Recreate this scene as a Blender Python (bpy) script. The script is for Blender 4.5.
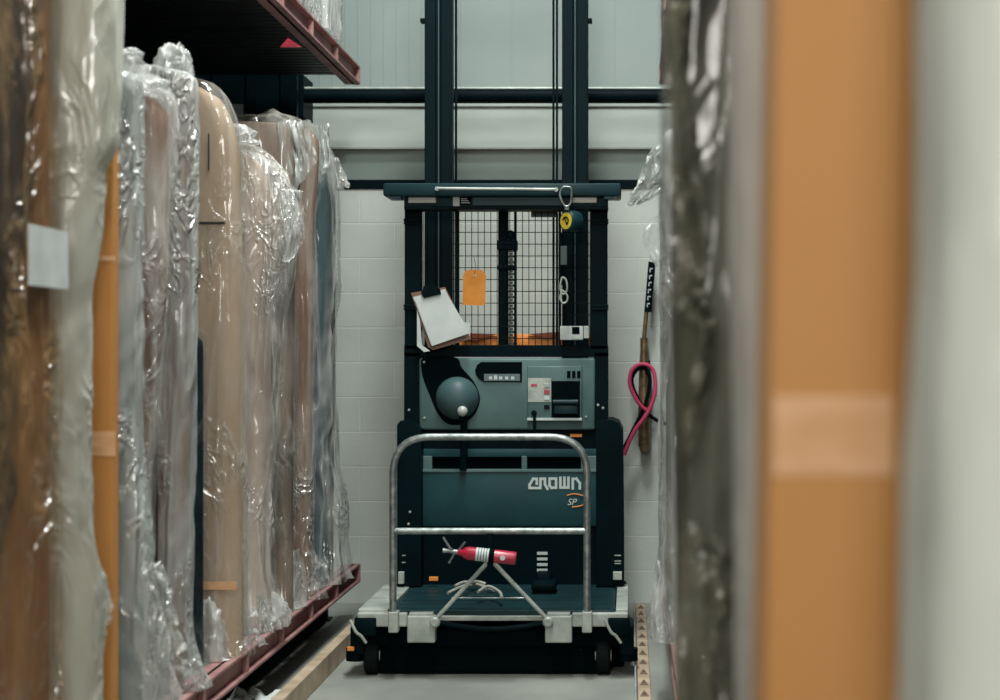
import bpy, bmesh, math, random
from mathutils import Vector, Matrix, noise
from math import sin, cos, pi, sqrt
SC = bpy.context.scene
COL = SC.collection
for o in list(bpy.data.objects): bpy.data.objects.remove(o)

# ------------------------------------------------------------------ camera, world, lights
F = 1800.0; VX = 630.0; VY = 355.0; EYE = 1.45
cam = bpy.data.cameras.new('camera'); camo = bpy.data.objects.new('camera', cam); COL.objects.link(camo)
camo.location = (0, 0, EYE); camo.rotation_euler = (pi/2, 0, 0)
cam.sensor_width = 36; cam.lens = F/1000*36; cam.shift_x = (500-VX)/1000; cam.shift_y = (VY-350)/1000
cam.clip_start = .05; cam.clip_end = 100
cam.dof.use_dof = True; cam.dof.focus_distance = 8.5; cam.dof.aperture_fstop = 2.4
SC.camera = camo
w = bpy.data.worlds.new('world'); SC.world = w; w.use_nodes = True
w.node_tree.nodes['Background'].inputs[0].default_value = (.62, .92, 1.0, 1)
w.node_tree.nodes['Background'].inputs[1].default_value = .13
SC.view_settings.view_transform = 'Standard'; SC.view_settings.look = 'None'
SC.view_settings.gamma = 1; SC.view_settings.use_curve_mapping = False
SC.view_settings.exposure = 0.0
def area(name, loc, sx, sy, power, col=(1, .97, .9), rot=(0, 0, 0)):
    l = bpy.data.lights.new(name, 'AREA'); l.shape = 'RECTANGLE'; l.size = sx; l.size_y = sy
    l.energy = power; l.color = col
    o = bpy.data.objects.new(name, l); COL.objects.link(o); o.location = loc; o.rotation_euler = rot
    return o
# strip luminaires high over the aisle
area('aisle_strip_light', (-.45, 7.5, 6.3), .5, 1.6, 285, (.95, 1, .96))
area('aisle_strip_light', (-.35, 5.6, 5.0), 0.4, 2.0, 125, (.98, 1, .95))
area('aisle_strip_light', (-.35, 2.6, 5.0), 0.4, 2.0, 105, (1, .97, .90))
area('front_fill_light', (-.6, -2.2, 3.2), 2.0, 1.6, 165, (1, .96, .88), (math.radians(70), 0, 0))  # unseen fill lamp added behind the camera to brighten facing surfaces

# ------------------------------------------------------------------ helpers
def lin(c):
    if isinstance(c, str): c = tuple(int(c[i:i+2], 16)/255 for i in (0, 2, 4))
    return tuple(x/12.92 if x <= .04045 else ((x+.055)/1.055)**2.4 for x in c) + (1,)
def P(px, py, D): return Vector(((px-VX)*D/F, D, EYE-(py-VY)*D/F))
def X_(px, D): return (px-VX)*D/F
def Z_(py, D): return EYE-(py-VY)*D/F

def mat(name, c1, rough=.6, metal=0, c2=None, ns=8, stretch=(1, 1, 1), bump=0, bs=60, spec=.4, lo=.35, hi=.65, emis=None, coat=0):
    m = bpy.data.materials.new(name); m.use_nodes = True; nt = m.node_tree; b = nt.nodes['Principled BSDF']
    b.inputs['Base Color'].default_value = lin(c1); b.inputs['Roughness'].default_value = rough
    b.inputs['Metallic'].default_value = metal; b.inputs['Specular IOR Level'].default_value = spec
    b.inputs['Coat Weight'].default_value = coat
    tc = nt.nodes.new('ShaderNodeTexCoord'); mp = nt.nodes.new('ShaderNodeMapping'); nt.links.new(tc.outputs['Object'], mp.inputs[0])
    mp.inputs['Scale'].default_value = stretch
    n = nt.nodes.new('ShaderNodeTexNoise'); n.inputs['Scale'].default_value = ns; n.inputs['Detail'].default_value = 5
    nt.links.new(mp.outputs[0], n.inputs['Vector'])
    r = nt.nodes.new('ShaderNodeValToRGB'); r.color_ramp.elements[0].position = lo; r.color_ramp.elements[1].position = hi
    r.color_ramp.elements[0].color = lin(c2 if c2 else c1); r.color_ramp.elements[1].color = lin(c1)
    nt.links.new(n.outputs[0], r.inputs[0]); nt.links.new(r.outputs[0], b.inputs['Base Color'])
    if bump:
        n2 = nt.nodes.new('ShaderNodeTexNoise'); n2.inputs['Scale'].default_value = bs; n2.inputs['Detail'].default_value = 4
        nt.links.new(mp.outputs[0], n2.inputs['Vector'])
        bp = nt.nodes.new('ShaderNodeBump'); bp.inputs['Strength'].default_value = bump; bp.inputs['Distance'].default_value = .01
        nt.links.new(n2.outputs[0], bp.inputs['Height']); nt.links.new(bp.outputs[0], b.inputs['Normal'])
    return m

def plastic(name, tint, a0=.25, a1=.5, gloss=.16, rough=.16, scale=9, bump=.7, stretch=(1, 1, .22), zl=.52):
    """clear polythene film: see-through, milky where it doubles up, glossy over the creases"""
    m = bpy.data.materials.new(name); m.use_nodes = True; nt = m.node_tree; N = nt.nodes; L = nt.links
    N.remove(N['Principled BSDF']); out = N['Material Output']
    tc = N.new('ShaderNodeTexCoord'); oi = N.new('ShaderNodeObjectInfo'); vm = N.new('ShaderNodeVectorMath'); vm.operation = 'MULTIPLY_ADD'
    L.new(oi.outputs['Random'], vm.inputs[0]); vm.inputs[1].default_value = (37, 23, 51); L.new(tc.outputs['Object'], vm.inputs[2]); shifted = vm.outputs[0]
    def mapped(sc):
        mp = N.new('ShaderNodeMapping'); L.new(shifted, mp.inputs[0]); mp.inputs['Scale'].default_value = sc; return mp.outputs[0]
    def noi(vec, sc, det=4, dist=0, typ='FBM'):
        n = N.new('ShaderNodeTexNoise'); n.noise_type = typ; n.inputs['Scale'].default_value = sc; n.inputs['Detail'].default_value = det
        n.inputs['Distortion'].default_value = dist; L.new(vec, n.inputs['Vector']); return n.outputs[0]
    def math_(op, a, b, c=None, clamp=False):
        k = N.new('ShaderNodeMath'); k.operation = op; k.use_clamp = clamp
        for i, v in enumerate((a, b, c)):
            if v is None: continue
            if isinstance(v, (int, float)): k.inputs[i].default_value = v
            else: L.new(v, k.inputs[i])
        return k.outputs[0]
    def ridge(x, sharp):            # thin bright line where the noise crosses its middle
        d = math_('SUBTRACT', x, .5); d = math_('ABSOLUTE', d, 0); d = math_('MULTIPLY', d, sharp); return math_('SUBTRACT', 1, d, None, True)
    sheet = noi(mapped(stretch), scale*.55, 3, 1.0)
    long_ = ridge(noi(mapped((1, 1, .10)), scale*.8, 2, .5), 13)        # long hanging creases
    cross = ridge(noi(mapped((1, 1, .55)), scale*1.1, 2, 2.0), 10)        # crumples
    zone = N.new('ShaderNodeMapRange'); zone.inputs['From Min'].default_value = zl; zone.inputs['From Max'].default_value = zl+.12; L.new(noi(mapped((1, 1, .6)), 2.6, 2), zone.inputs[0])
    cr = math_('MULTIPLY', cross, zone.outputs[0])
    mr = N.new('ShaderNodeMapRange'); mr.inputs['From Min'].default_value = .38; mr.inputs['From Max'].default_value = .66
    mr.inputs['To Min'].default_value = a0; mr.inputs['To Max'].default_value = min(.97, a0+a1); L.new(sheet, mr.inputs[0])
    al = math_('MULTIPLY_ADD', long_, .22, mr.outputs[0]); al = math_('MULTIPLY_ADD', cr, .30, al, True)
    h = math_('MULTIPLY_ADD', long_, .8, math_('MULTIPLY', cr, 1.2)); h = math_('MULTIPLY_ADD', noi(mapped((1, 1, .35)), 9, 2, 1.0), .9, h)
    bp = N.new('ShaderNodeBump'); bp.inputs['Strength'].default_value = bump; bp.inputs['Distance'].default_value = .022; L.new(h, bp.inputs['Height'])
    tr = N.new('ShaderNodeBsdfTransparent'); tr.inputs[0].default_value = (.97, .98, .98, 1)
    df = N.new('ShaderNodeBsdfDiffuse'); df.inputs[0].default_value = lin(tint); L.new(bp.outputs[0], df.inputs['Normal'])
    tl = N.new('ShaderNodeBsdfTranslucent'); tl.inputs[0].default_value = lin(tint)
    ms = N.new('ShaderNodeMixShader'); ms.inputs[0].default_value = .25; L.new(df.outputs[0], ms.inputs[1]); L.new(tl.outputs[0], ms.inputs[2])
    m1 = N.new('ShaderNodeMixShader'); L.new(al, m1.inputs[0]); L.new(tr.outputs[0], m1.inputs[1]); L.new(ms.outputs[0], m1.inputs[2])
    gl = N.new('ShaderNodeBsdfGlossy'); gl.inputs['Roughness'].default_value = rough; gl.inputs[0].default_value = (1, 1, 1, 1); L.new(bp.outputs[0], gl.inputs['Normal'])
    lw = N.new('ShaderNodeLayerWeight'); lw.inputs[0].default_value = .25; L.new(bp.outputs[0], lw.inputs['Normal'])
    ga = math_('MULTIPLY_ADD', lw.outputs['Fresnel'], .10, gloss*.6); ga = math_('MULTIPLY_ADD', cr, .12, ga, True)
    m2 = N.new('ShaderNodeMixShader'); L.new(ga, m2.inputs[0]); L.new(m1.outputs[0], m2.inputs[1]); L.new(gl.outputs[0], m2.inputs[2])
    L.new(m2.outputs[0], out.inputs[0])
    return m

def worg(o):
    v = Vector((0, 0, 0))
    while o is not None: v += o.location; o = o.parent
    return v
def obj(name, bm, m, parent=None, smooth=None, label=None):
    me = bpy.data.meshes.new(name)
    bm.normal_update()
    if smooth:
        for f in bm.faces: f.smooth = True
        for e in bm.edges:
            if len(e.link_faces) == 2 and e.calc_face_angle(0) > math.radians(smooth): e.smooth = False
    bm.to_mesh(me); bm.free()
    o = bpy.data.objects.new(name, me); COL.objects.link(o)
    for mm in (m if isinstance(m, (list, tuple)) else [m]): me.materials.append(mm)
    if parent is not None:
        me.transform(Matrix.Translation(-worg(parent))); o.parent = parent
    else:
        vs = [v.co for v in me.vertices]
        c = Vector((sum(v.x for v in vs)/len(vs), sum(v.y for v in vs)/len(vs), min(v.z for v in vs)))
        me.transform(Matrix.Translation(-c)); o.location = c
    if label: o['label'] = label
    return o
def thing(name, label, cat, loc, group=None):
    o = bpy.data.objects.new(name, None); COL.objects.link(o); o.location = loc; o.empty_display_size = .1
    o['label'] = label; o['category'] = cat
    if group: o['group'] = group
    return o
def tag(o, label, cat, group=None):
    o['label'] = label; o['category'] = cat
    if group: o['group'] = group
    return o
def struct(name, bm, m, smooth=None):
    o = obj(name, bm, m, None, smooth); o['kind'] = 'structure'; return o

def B(): return bmesh.new()
def box(bm, lo, hi, bev=0, M=None, seg=2):
    t = bmesh.new(); bmesh.ops.create_cube(t, size=1)
    s = [max(1e-4, abs(hi[i]-lo[i])) for i in range(3)]; c = [(hi[i]+lo[i])/2 for i in range(3)]
    for v in t.verts: v.co = Vector((v.co.x*s[0]+c[0], v.co.y*s[1]+c[1], v.co.z*s[2]+c[2]))
    if bev: bmesh.ops.bevel(t, geom=t.edges[:], offset=min(bev, min(s)*.45), segments=seg, affect='EDGES', profile=.5)
    if M is not None: bmesh.ops.transform(t, matrix=M, verts=t.verts)
    me = bpy.data.meshes.new('tmp'); t.to_mesh(me); t.free(); bm.from_mesh(me); bpy.data.meshes.remove(me)
    return bm
def pbox(bm, x0, y0, x1, y1, D0, D1, bev=0):
    """box whose front outline was measured on the photo at depth D0"""
    a = P(x0, y1, D0); b = P(x1, y0, D0)
    return box(bm, (a.x, D0, a.z), (b.x, D1, b.z), bev)
def tube(bm, pts, r, n=10, closed=False, caps=True, rs=None):
    pts = [Vector(p) for p in pts]; rings = []; k = len(pts)
    prev = None
    for i, p in enumerate(pts):
        if closed: d = pts[(i+1) % k]-pts[i-1]
        else: d = pts[min(i+1, k-1)]-pts[max(i-1, 0)]
        d.normalize()
        if prev is None:
            u = d.orthogonal().normalized()
        else:
            u = (prev-d*prev.dot(d)); u = u.normalized() if u.length > 1e-6 else d.orthogonal().normalized()
        prev = u; v = d.cross(u); rr = rs[i] if rs else r
        rings.append([bm.verts.new(p+(u*cos(2*pi*j/n)+v*sin(2*pi*j/n))*rr) for j in range(n)])
    m = k if closed else k-1
    for i in range(m):
        a, b = rings[i], rings[(i+1) % k]
        for j in range(n): bm.faces.new((a[j], a[(j+1) % n], b[(j+1) % n], b[j]))
    if caps and not closed:
        bm.faces.new(rings[0][::-1]); bm.faces.new(rings[-1])
    return bm
def arc_path(corners, r, seg=6):
    """polyline with rounded corners"""
    out = [Vector(corners[0])]
    for i in range(1, len(corners)-1):
        a, b, c = Vector(corners[i-1]), Vector(corners[i]), Vector(corners[i+1])
        p = b+(a-b).normalized()*r; q = b+(c-b).normalized()*r
        for k in range(seg+1):
            t = k/seg; out.append((1-t)**2*p+2*t*(1-t)*b+t*t*q)
    out.append(Vector(corners[-1])); return out
def spline(ctrl, n=8):
    ctrl = [Vector(c) for c in ctrl]; out = []
    for i in range(len(ctrl)-1):
        p0 = ctrl[max(i-1, 0)]; p1 = ctrl[i]; p2 = ctrl[i+1]; p3 = ctrl[min(i+2, len(ctrl)-1)]
        for k in range(n):
            t = k/n
            out.append(.5*((2*p1)+(-p0+p2)*t+(2*p0-5*p1+4*p2-p3)*t*t+(-p0+3*p1-3*p2+p3)*t**3))
    out.append(ctrl[-1]); return out
def lathe(bm, prof, c, ax, n=24, caps=True):
    """prof: (r, h) pairs along axis ax from c"""
    ax = Vector(ax).normalized(); u = ax.orthogonal().normalized(); v = ax.cross(u); c = Vector(c)
    rings = [[bm.verts.new(c+ax*h+(u*cos(2*pi*j/n)+v*sin(2*pi*j/n))*max(r, 1e-4)) for j in range(n)] for r, h in prof]
    for a, b in zip(rings, rings[1:]):
        for j in range(n): bm.faces.new((a[j], a[(j+1) % n], b[(j+1) % n], b[j]))
    if caps: bm.faces.new(rings[0][::-1]); bm.faces.new(rings[-1])
    return bm
def prism(bm, outline, y0, y1):
    """outline of (x,z), extruded along depth"""
    a = [bm.verts.new((x, y0, z)) for x, z in outline]; b = [bm.verts.new((x, y1, z)) for x, z in outline]
    n = len(a); bm.faces.new(a); bm.faces.new(b[::-1])
    for i in range(n): bm.faces.new((a[i], b[i], b[(i+1) % n], a[(i+1) % n]))
    bmesh.ops.recalc_face_normals(bm, faces=bm.faces); return bm
def pprism(bm, pts, D0, D1): return prism(bm, [(X_(x, D0), Z_(y, D0)) for x, y in pts], D0, D1)
def text(name, body, size, loc, m, parent, depth=.001, rot=(pi/2, 0, 0), sx=1, shear=0):
    cu = bpy.data.curves.new(name, 'FONT'); cu.body = body; cu.size = size; cu.extrude = depth; cu.shear = shear
    t = bpy.data.objects.new('t', cu); COL.objects.link(t)
    bpy.context.view_layer.update()
    me = bpy.data.meshes.new_from_object(t.evaluated_get(bpy.context.evaluated_depsgraph_get()))
    bpy.data.objects.remove(t)
    from mathutils import Euler
    me.transform(Matrix.Translation(loc) @ Euler(rot).to_matrix().to_4x4() @ Matrix.Diagonal((sx, 1, 1, 1)))
    bm = B(); bm.from_mesh(me); bpy.data.meshes.remove(me)
    return obj(name, bm, m, parent)
def nz(x, y, z): return noise.noise(Vector((x, y, z)))
def interp(prof, z):
    if not prof: return 0
    if z <= prof[0][0]: return prof[0][1]
    for (a, va), (b, vb) in zip(prof, prof[1:]):
        if z <= b:
            t = (z-a)/(b-a); t = t*t*(3-2*t); return va+(vb-va)*t
    return prof[-1][1]

def many(name, rects, m, parent):
    for r in rects:
        bm = B(); pbox(bm, *r); obj(name, bm, m, parent)
# ------------------------------------------------------------------ materials
M = {}
M['steel_black'] = mat('black_painted_steel', '02151a', .5, .0, '011013', 5, bump=.05, spec=.05)
M['teal'] = mat('dark_teal_paint', '16343a', .42, 0, '122a2e', 4, bump=.03, spec=.2)
M['teal_panel'] = mat('teal_grey_panel', '56706e', .42, 0, '4a6463', 6, bump=.05, bs=300, spec=.25)
M['cover'] = mat('teal_cover', '20454a', .42, 0, '1c3d40', 6, bump=.05, bs=300, spec=.2)
M['mast'] = mat('dark_mast_paint', '06191d', .5, 0, '051518', 4, spec=.06)
M['tiller'] = mat('grey_teal_plastic', '40585a', .45, 0, '384e50', 4, spec=.25)
M['palehose'] = mat('pale_grey_hose', 'a3a79c', .5, 0, '8b8f86', 20)
M['stencil'] = mat('faded_stencil', '5d4b3e', .7)
M['rubber'] = mat('black_rubber', '0f1516', .8, spec=.1)
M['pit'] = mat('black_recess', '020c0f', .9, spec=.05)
M['chrome'] = mat('worn_bare_steel', 'a3aaa8', .42, .75, '747d7b', 30, bump=.1)
M['galv'] = mat('dull_grey_steel', 'b0b6ae', .5, .2, '8c948e', 9, bump=.15)
M['white'] = mat('white_paper', 'c9cfcc', .7, 0, 'b3bab8', 9)
M['white2'] = mat('white_decal', 'b9c4c1', .5)
M['sheet'] = mat('printed_form_paper', 'ccd2d0', .7, 0, 'b4bdba', 5)
M['orange'] = mat('orange_card', 'e89a44', .7, 0, 'd98a36', 12)
M['orange_p'] = mat('orange_paint', 'ee9448', .5, 0, 'e08838', 5)
M['red'] = mat('red_paint', 'b01f3c', .3, 0, '92172f', 9, spec=.6)
M['rackred'] = mat('faded_red_rack_paint', 'a97f7c', .6, 0, '8e6866', 7, bump=.15, bs=40)
M['slat'] = mat('zinc_slats', 'b4c0bb', .35, .6, '8c9a96', 9)
M['darkdeck'] = mat('dark_deck_steel', '1e2627', .45, .3, '151b1c', 8)
M['floor'] = mat('worn_concrete', '92948e', .55, 0, '7b7e79', 2.2, (1, .6, 1), bump=.15, bs=30)
M['rail'] = mat('buff_floor_rail', 'b7a48e', .6, 0, '97876f', 8, bump=.1)
M['kraft'] = mat('kraft_paper', 'b6a088', .75, 0, 'a89178', 4, (1, 1, .4), bump=.35, bs=14)
M['kraft_dark'] = mat('brown_kraft_paper', '8d6d58', .75, 0, '6a5245', 3, (1, 1, .5), bump=.3, bs=14)
M['pink'] = mat('pinkish_packing_paper', 'c8b5a6', .75, 0, 'ab9888', 3, (1, 1, .5), bump=.3, bs=14)
M['carton'] = mat('orange_brown_cardboard', 'bd8446', .7, 0, 'b57c40', 3, (1, 1, .25), bump=.1, bs=40)
M['carton2'] = mat('tan_cardboard', 'c08d55', .7, 0, 'b98148', 1.5, (1, 1, .35), bump=.05, bs=40)
M['tape'] = mat('buff_parcel_tape', 'dcb08a', .35, 0, 'cc9c70', 10, (1, 1, 3))
M['dark'] = mat('charcoal_fabric', '33383a', .8, 0, '1d2224', 3, bump=.2)
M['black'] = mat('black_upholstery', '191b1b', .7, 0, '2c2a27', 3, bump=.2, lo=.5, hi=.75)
M['olive'] = mat('dark_upholstery_with_olive_patches', '4c4a3a', .6, 0, '05090a', 2.6, (2, 1, .9), lo=.46, hi=.66, spec=.15)
M['kraft_two'] = mat('brown_paper_dark_patches', '8f7d6e', .75, 0, '4a4440', 2.2, (1, 1, .5), bump=.3, bs=14, lo=.45, hi=.6)
M['blueteal'] = mat('blue_green_fabric', '2e4e54', .7, 0, '22383e', 4, (1, 1, .3))
M['darkblue'] = mat('gap_shade_blue_black', '1c2c36', .7, 0, '121c24', 4, spec=.1)
M['greyfab'] = mat('light_grey_fabric', '8b9291', .8, 0, '78807f', 3)
M['greyblanket'] = mat('grey_moving_blanket', '84888a', .85, 0, '74787b', 4)
M['p_clear'] = plastic('clear_film', 'f4f2ee', .04, .36, .13)
M['p_milk3'] = plastic('greyish_milky_film', 'ddd6cc', .72, .22, .12, .25, 6, .6)
M['p_milk4'] = plastic('white_milky_film', 'eff2e8', .80, .16, .10, .3, 5, .5)
M['p_milk2'] = plastic('cloudy_film', 'd3d6ca', .48, .42, .10, .28, 5, .4)
M['p_haze'] = plastic('hazy_film', 'd8dcd8', .20, .50, .13)
M['p_milk'] = plastic('milky_film', 'ccd0c6', .72, .22, .10, .28, 5, .35)
M['p_thin'] = plastic('thin_film', 'e0dcd4', .0, .16, .10, .12, 7, .6, (1, 1, .3), .58)
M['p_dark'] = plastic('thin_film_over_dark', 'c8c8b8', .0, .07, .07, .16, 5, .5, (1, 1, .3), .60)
M['p_warm'] = plastic('warm_film', 'c09a6a', .0, .16, .11, .16, 6, 1.0, (1, 1, .5), .47)
M['yellow'] = mat('yellow_label', 'cdb23c', .5)
M['brass'] = mat('brass_rod', '8a7353', .4, .5, '5a4a38', 20)
M['pinkc'] = mat('pink_cable', 'c04064', .5)
M['block'] = None

# block wall material
def blockmat():
    m = mat('painted_block', 'c3c9c3', .6, 0, 'bac1bb', 2.5, bump=.12, bs=45)
    nt = m.node_tree; b = nt.nodes['Principled BSDF']; N = nt.nodes; L = nt.links
    tc = N.new('ShaderNodeTexCoord'); sp = N.new('ShaderNodeSeparateXYZ'); cb = N.new('ShaderNodeCombineXYZ')
    L.new(tc.outputs['Object'], sp.inputs[0]); L.new(sp.outputs[0], cb.inputs[0]); L.new(sp.outputs[2], cb.inputs[1])
    mp = N.new('ShaderNodeMapping'); L.new(cb.outputs[0], mp.inputs[0]); mp.inputs['Location'].default_value = (.06, .015, 0)
    br = N.new('ShaderNodeTexBrick'); br.inputs['Scale'].default_value = 1; br.inputs['Brick Width'].default_value = .4064; br.inputs['Row Height'].default_value = .2032
    br.inputs['Mortar Size'].default_value = .004; br.inputs['Mortar Smooth'].default_value = .4; L.new(mp.outputs[0], br.inputs['Vector'])
    br.inputs['Color1'].default_value = lin('c3c9c3'); br.inputs['Color2'].default_value = lin('bfc6c0'); br.inputs['Mortar'].default_value = lin('dde1db')
    rp = [n for n in N if n.type == 'VALTORGB'][0]
    mx = N.new('ShaderNodeMix'); mx.data_type = 'RGBA'; mx.blend_type = 'MULTIPLY'; mx.inputs[0].default_value = .55
    L.new(br.outputs['Color'], mx.inputs[6]); L.new(rp.outputs[0], mx.inputs[7])
    rp.color_ramp.elements[0].color = (.78, .80, .78, 1); rp.color_ramp.elements[1].color = (1, 1, 1, 1)
    L.new(mx.outputs[2], b.inputs['Base Color'])
    inv = N.new('ShaderNodeMath'); inv.operation = 'SUBTRACT'; inv.inputs[0].default_value = 1; L.new(br.outputs['Fac'], inv.inputs[1])
    bp = N.new('ShaderNodeBump'); bp.inputs['Strength'].default_value = .8; bp.inputs['Distance'].default_value = .006
    ob = [n for n in N if n.type == 'BUMP'][0]
    L.new(inv.outputs[0], bp.inputs['Height']); L.new(ob.outputs[0], bp.inputs['Normal']); L.new(bp.outputs[0], b.inputs['Normal'])
    return m
M['block'] = blockmat()
M['panel'] = mat('pale_steel_cladding', '98a3a0', .5, 0, '929e9b', 2, spec=.2)
M['fascia'] = mat('pale_fascia', 'b9c1bb', .5, 0, 'a9b2ac', 2, (1, 1, 3))
M['fascia_g'] = mat('grey_green_fascia', '8fa09a', .45, 0, '84958f', 2)  # recess shade below the pale fascia painted in as a deeper tone
M['leftwall'] = mat('shade_toned_block', '3a4040', .8)  # dark tone stands in for the shade behind the racks

# ------------------------------------------------------------------ the room
DW = 10.53
b = B(); box(b, (-3.2, -2.5, -.1), (2.6, DW+.3, 0)); struct('floor', b, M['floor'])
b = B(); box(b, (-3.2, DW, 0), (2.6, DW+.2, 2.45)); o = struct('wall_back', b, M['block'])
b = B(); box(b, (-3.3, -2.5, 0), (-3.1, DW, 4.6)); struct('wall_left', b, M['leftwall'])
b = B(); box(b, (2.4, -2.5, 0), (2.6, DW, 4.6)); struct('wall_right', b, M['leftwall'])
# upper cladding with ribs
b = B(); box(b, (-3.2, DW+.04, 2.9), (2.6, DW+.2, 5.2))
x = -3.1
while x < 2.5:
    w_ = .012
    box(b, (x, DW+.036, 2.9), (x+w_, DW+.05, 5.2), .0015); x += .075 if (x < -1.0) else .30
struct('wall_back_cladding', b, M['panel'])
b = B(); box(b, (-3.2, DW-.005, 2.66), (2.6, DW+.1, 2.93), .004); box(b, (-3.2, DW-.02, 2.90), (2.6, DW+.1, 2.945), .004)
struct('trim_1', b, M['fascia'])
b = B(); box(b, (-3.2, DW+.03, 2.47), (2.6, DW+.1, 2.66)); struct('trim_2', b, M['fascia_g'])
b = B(); box(b, (-3.2, DW-.022, 2.652), (2.6, DW+.05, 2.668), .003); struct('trim_3', b, M['fascia'])
b = B(); box(b, (-3.2, DW-.01, 2.42), (2.6, DW+.1, 2.475), .004); struct('trim_4', b, M['steel_black'])

# horizontal pipe in front of the cladding
DP = 10.25
b = B(); tube(b, [P(225, 96, DP), P(760, 96, DP)], .042, 16)
pr = thing('overhead_pipe', 'long black pipe running across the back wall above the order picker', 'pipe', P(480, 96, DP))
obj('pipe', b, M['steel_black'], pr, 40)
b = B(); tube(b, [P(225, 88.5, DP-.01), P(760, 88.5, DP-.01)], .010, 8)
obj('conduit', b, M['galv'], pr, 40)
for px_ in (296, 690):
    b = B(); box(b, (P(px_, 0, DP).x, DP-.05, 2.80), (P(px_+9, 0, DP).x, DW-.02, 3.04), .004); obj('wall_bracket', b, M['steel_black'], pr)

# black ribbed sheet added for the shade at the end of the left rack
b = B()
xa, xb_ = -2.95, -1.86
box(b, (xa, 10.05, 0), (xb_, 10.09, 3.6))
for i in range(6): box(b, (xa+.05+i*.19, 10.03, 0), (xa+.10+i*.19, 10.055, 3.6), .004)
cp = thing('end_shade_panel', 'added black ribbed sheet standing in for shade at the far end of the left rack', 'panel', (-2.4, 10.07, 0))
obj('sheet', b, M['steel_black'], cp)
b = B(); pbox(b, 222, 104, 243, 121, 10.0, 10.03, .003); obj('green_plate', b, M['fascia_g'], cp, label='small grey-green plate')

# ------------------------------------------------------------------ floor rails
def rail(name, label, x0, x1, ya, yb, h, cat='floor rail', holes=False):
    t = thing(name, label, cat, ((x0+x1)/2, (ya+yb)/2, 0))
    b = B(); box(b, (x0, ya, 0), (x1, yb, h), .004); obj('rail_plate', b, M['rail'], t)
    if holes:
        y = ya+4.2
        while y < yb-.1:
            b = B(); xm = (x0+x1)/2
            vs = [b.verts.new(c) for c in ((xm-.014, y, h+.0015), (xm+.014, y, h+.0015), (xm, y+.10, h+.0015))]; b.faces.new(vs)
            box(b, (xm-.018, y-.035, h), (xm+.018, y-.015, h+.0015))
            y += .26; obj('stencil_mark', b, M['stencil'], t)
    return t
rail('floor_guide_rail', 'buff floor guide rail with dark triangle marks right of the order picker', .033, .088, 1.5, DW-.25, .03, holes=True)
rail('floor_guide_angle', 'buff floor guide rail under the left rack edge', -1.41, -1.36, 2.5, 10.1, .10)
b = B(); box(b, (.02, 1.5, 0), (.028, DW-.25, .05), .002); tag(obj('floor_angle_strip', b, M['galv'], None), 'thin upright steel strip beside the marked floor rail', 'rail')

# ------------------------------------------------------------------ racks
def rack(side, name, label, xf, xb, zlow, zup, ya, yb, upper=True):
    s = 1 if side == 'left' else -1          # s*x grows towards the aisle
    t = thing(name, label, 'rack', ((xf+xb)/2, (ya+yb)/2, 0))
    def ch(zt, h=.10):      # C channel facing the aisle
        b = B()
        lo, hi = sorted((xf, xf-s*.012)); box(b, (lo, ya, zt-h), (hi, yb, zt))
        for zz in (zt-.012, zt-h):
            lo, hi = sorted((xf+s*.028, xf-s*.055)); box(b, (lo, ya, zz), (hi, yb, zz+.012), .002)
        y = ya+.1
        while y < yb:
            lo, hi = sorted((xf, xf+s*.024)); box(b, (lo, y, zt-h), (hi, y+.03, zt), .003); y += .72
        lo, hi = sorted((xf+s*.030, xf-s*.05)); box(b, (lo, yb-.012, zt-h), (hi, yb, zt), .002)
        return b
    obj('front_beam', ch(zlow), M['rackred'], t)
    b = B(); lo, hi = sorted((xb, xb+s*.05)); box(b, (lo, ya, zlow-.1), (hi, yb, zlow), .004); obj('back_beam', b, M['rackred'], t)
    b = B(); y = ya+.05
    while y < yb-.05:
        lo, hi = sorted((xf-s*.058, xb+s*.05)); box(b, (lo, y, zlow-.03), (hi, y+.038, zlow-.004), .008, seg=1); y += .062
    obj('deck', b, M['slat'], t, label='zinc slatted deck')
    posts = [ya+.02, yb-.12] if side == 'left' else [yb-.12]
    for py in posts:
        for px in (xf-s*.14, xb+s*.02):
            b = B(); lo, hi = sorted((px, px-s*.08)); zt = zup+.1 if upper else zlow
            box(b, (lo, py, 0), (hi, py+.08, zlow-.1), .004); box(b, (lo-.02, py-.02, 0), (hi+.02, py+.10, .012), .003)
            obj('foot_post', b, M['steel_black'], t)
    if upper:
        obj('front_beam', ch(zup+.1), M['rackred'], t)
        b = B(); lo, hi = sorted((xb, xb+s*.05)); box(b, (lo, ya, zup), (hi, yb, zup+.1), .004); obj('back_beam', b, M['rackred'], t)
        b = B(); y = ya+.05
        while y < yb-.05:
            lo, hi = sorted((xf-s*.05, xb+s*.05)); box(b, (lo, y, zup+.055), (hi, y+.085, zup+.085), .008, seg=1); y += .09
        lo, hi = sorted((xf-s*.05, xb+s*.05)); box(b, (lo, ya, zup+.085), (hi, yb, zup+.09))
        obj('deck', b, M['darkdeck'], t)
        # rear upright that carries both levels
        for py in (ya+.02, yb-.12):
            b = B(); lo, hi = sorted((xb, xb-s*.08)); box(b, (lo, py, 0), (hi, py+.08, zup+.5), .004); obj('upright', b, M['steel_black'], t)
    return t
XL = -1.515
lr = rack('left', 'storage_rack', 'faded red steel rack on the left carrying the long row of wrapped goods', XL, -2.75, .30, 2.94, 2.6, 9.92)
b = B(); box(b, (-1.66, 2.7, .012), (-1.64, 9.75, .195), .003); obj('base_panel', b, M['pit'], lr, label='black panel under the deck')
b = B(); box(b, (-2.7, 5.35, 2.985), (XL-.05, 5.40, 3.03), .003); obj('cross_bar', b, M['red'], lr, label='dark red cross bar under the upper deck')
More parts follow.
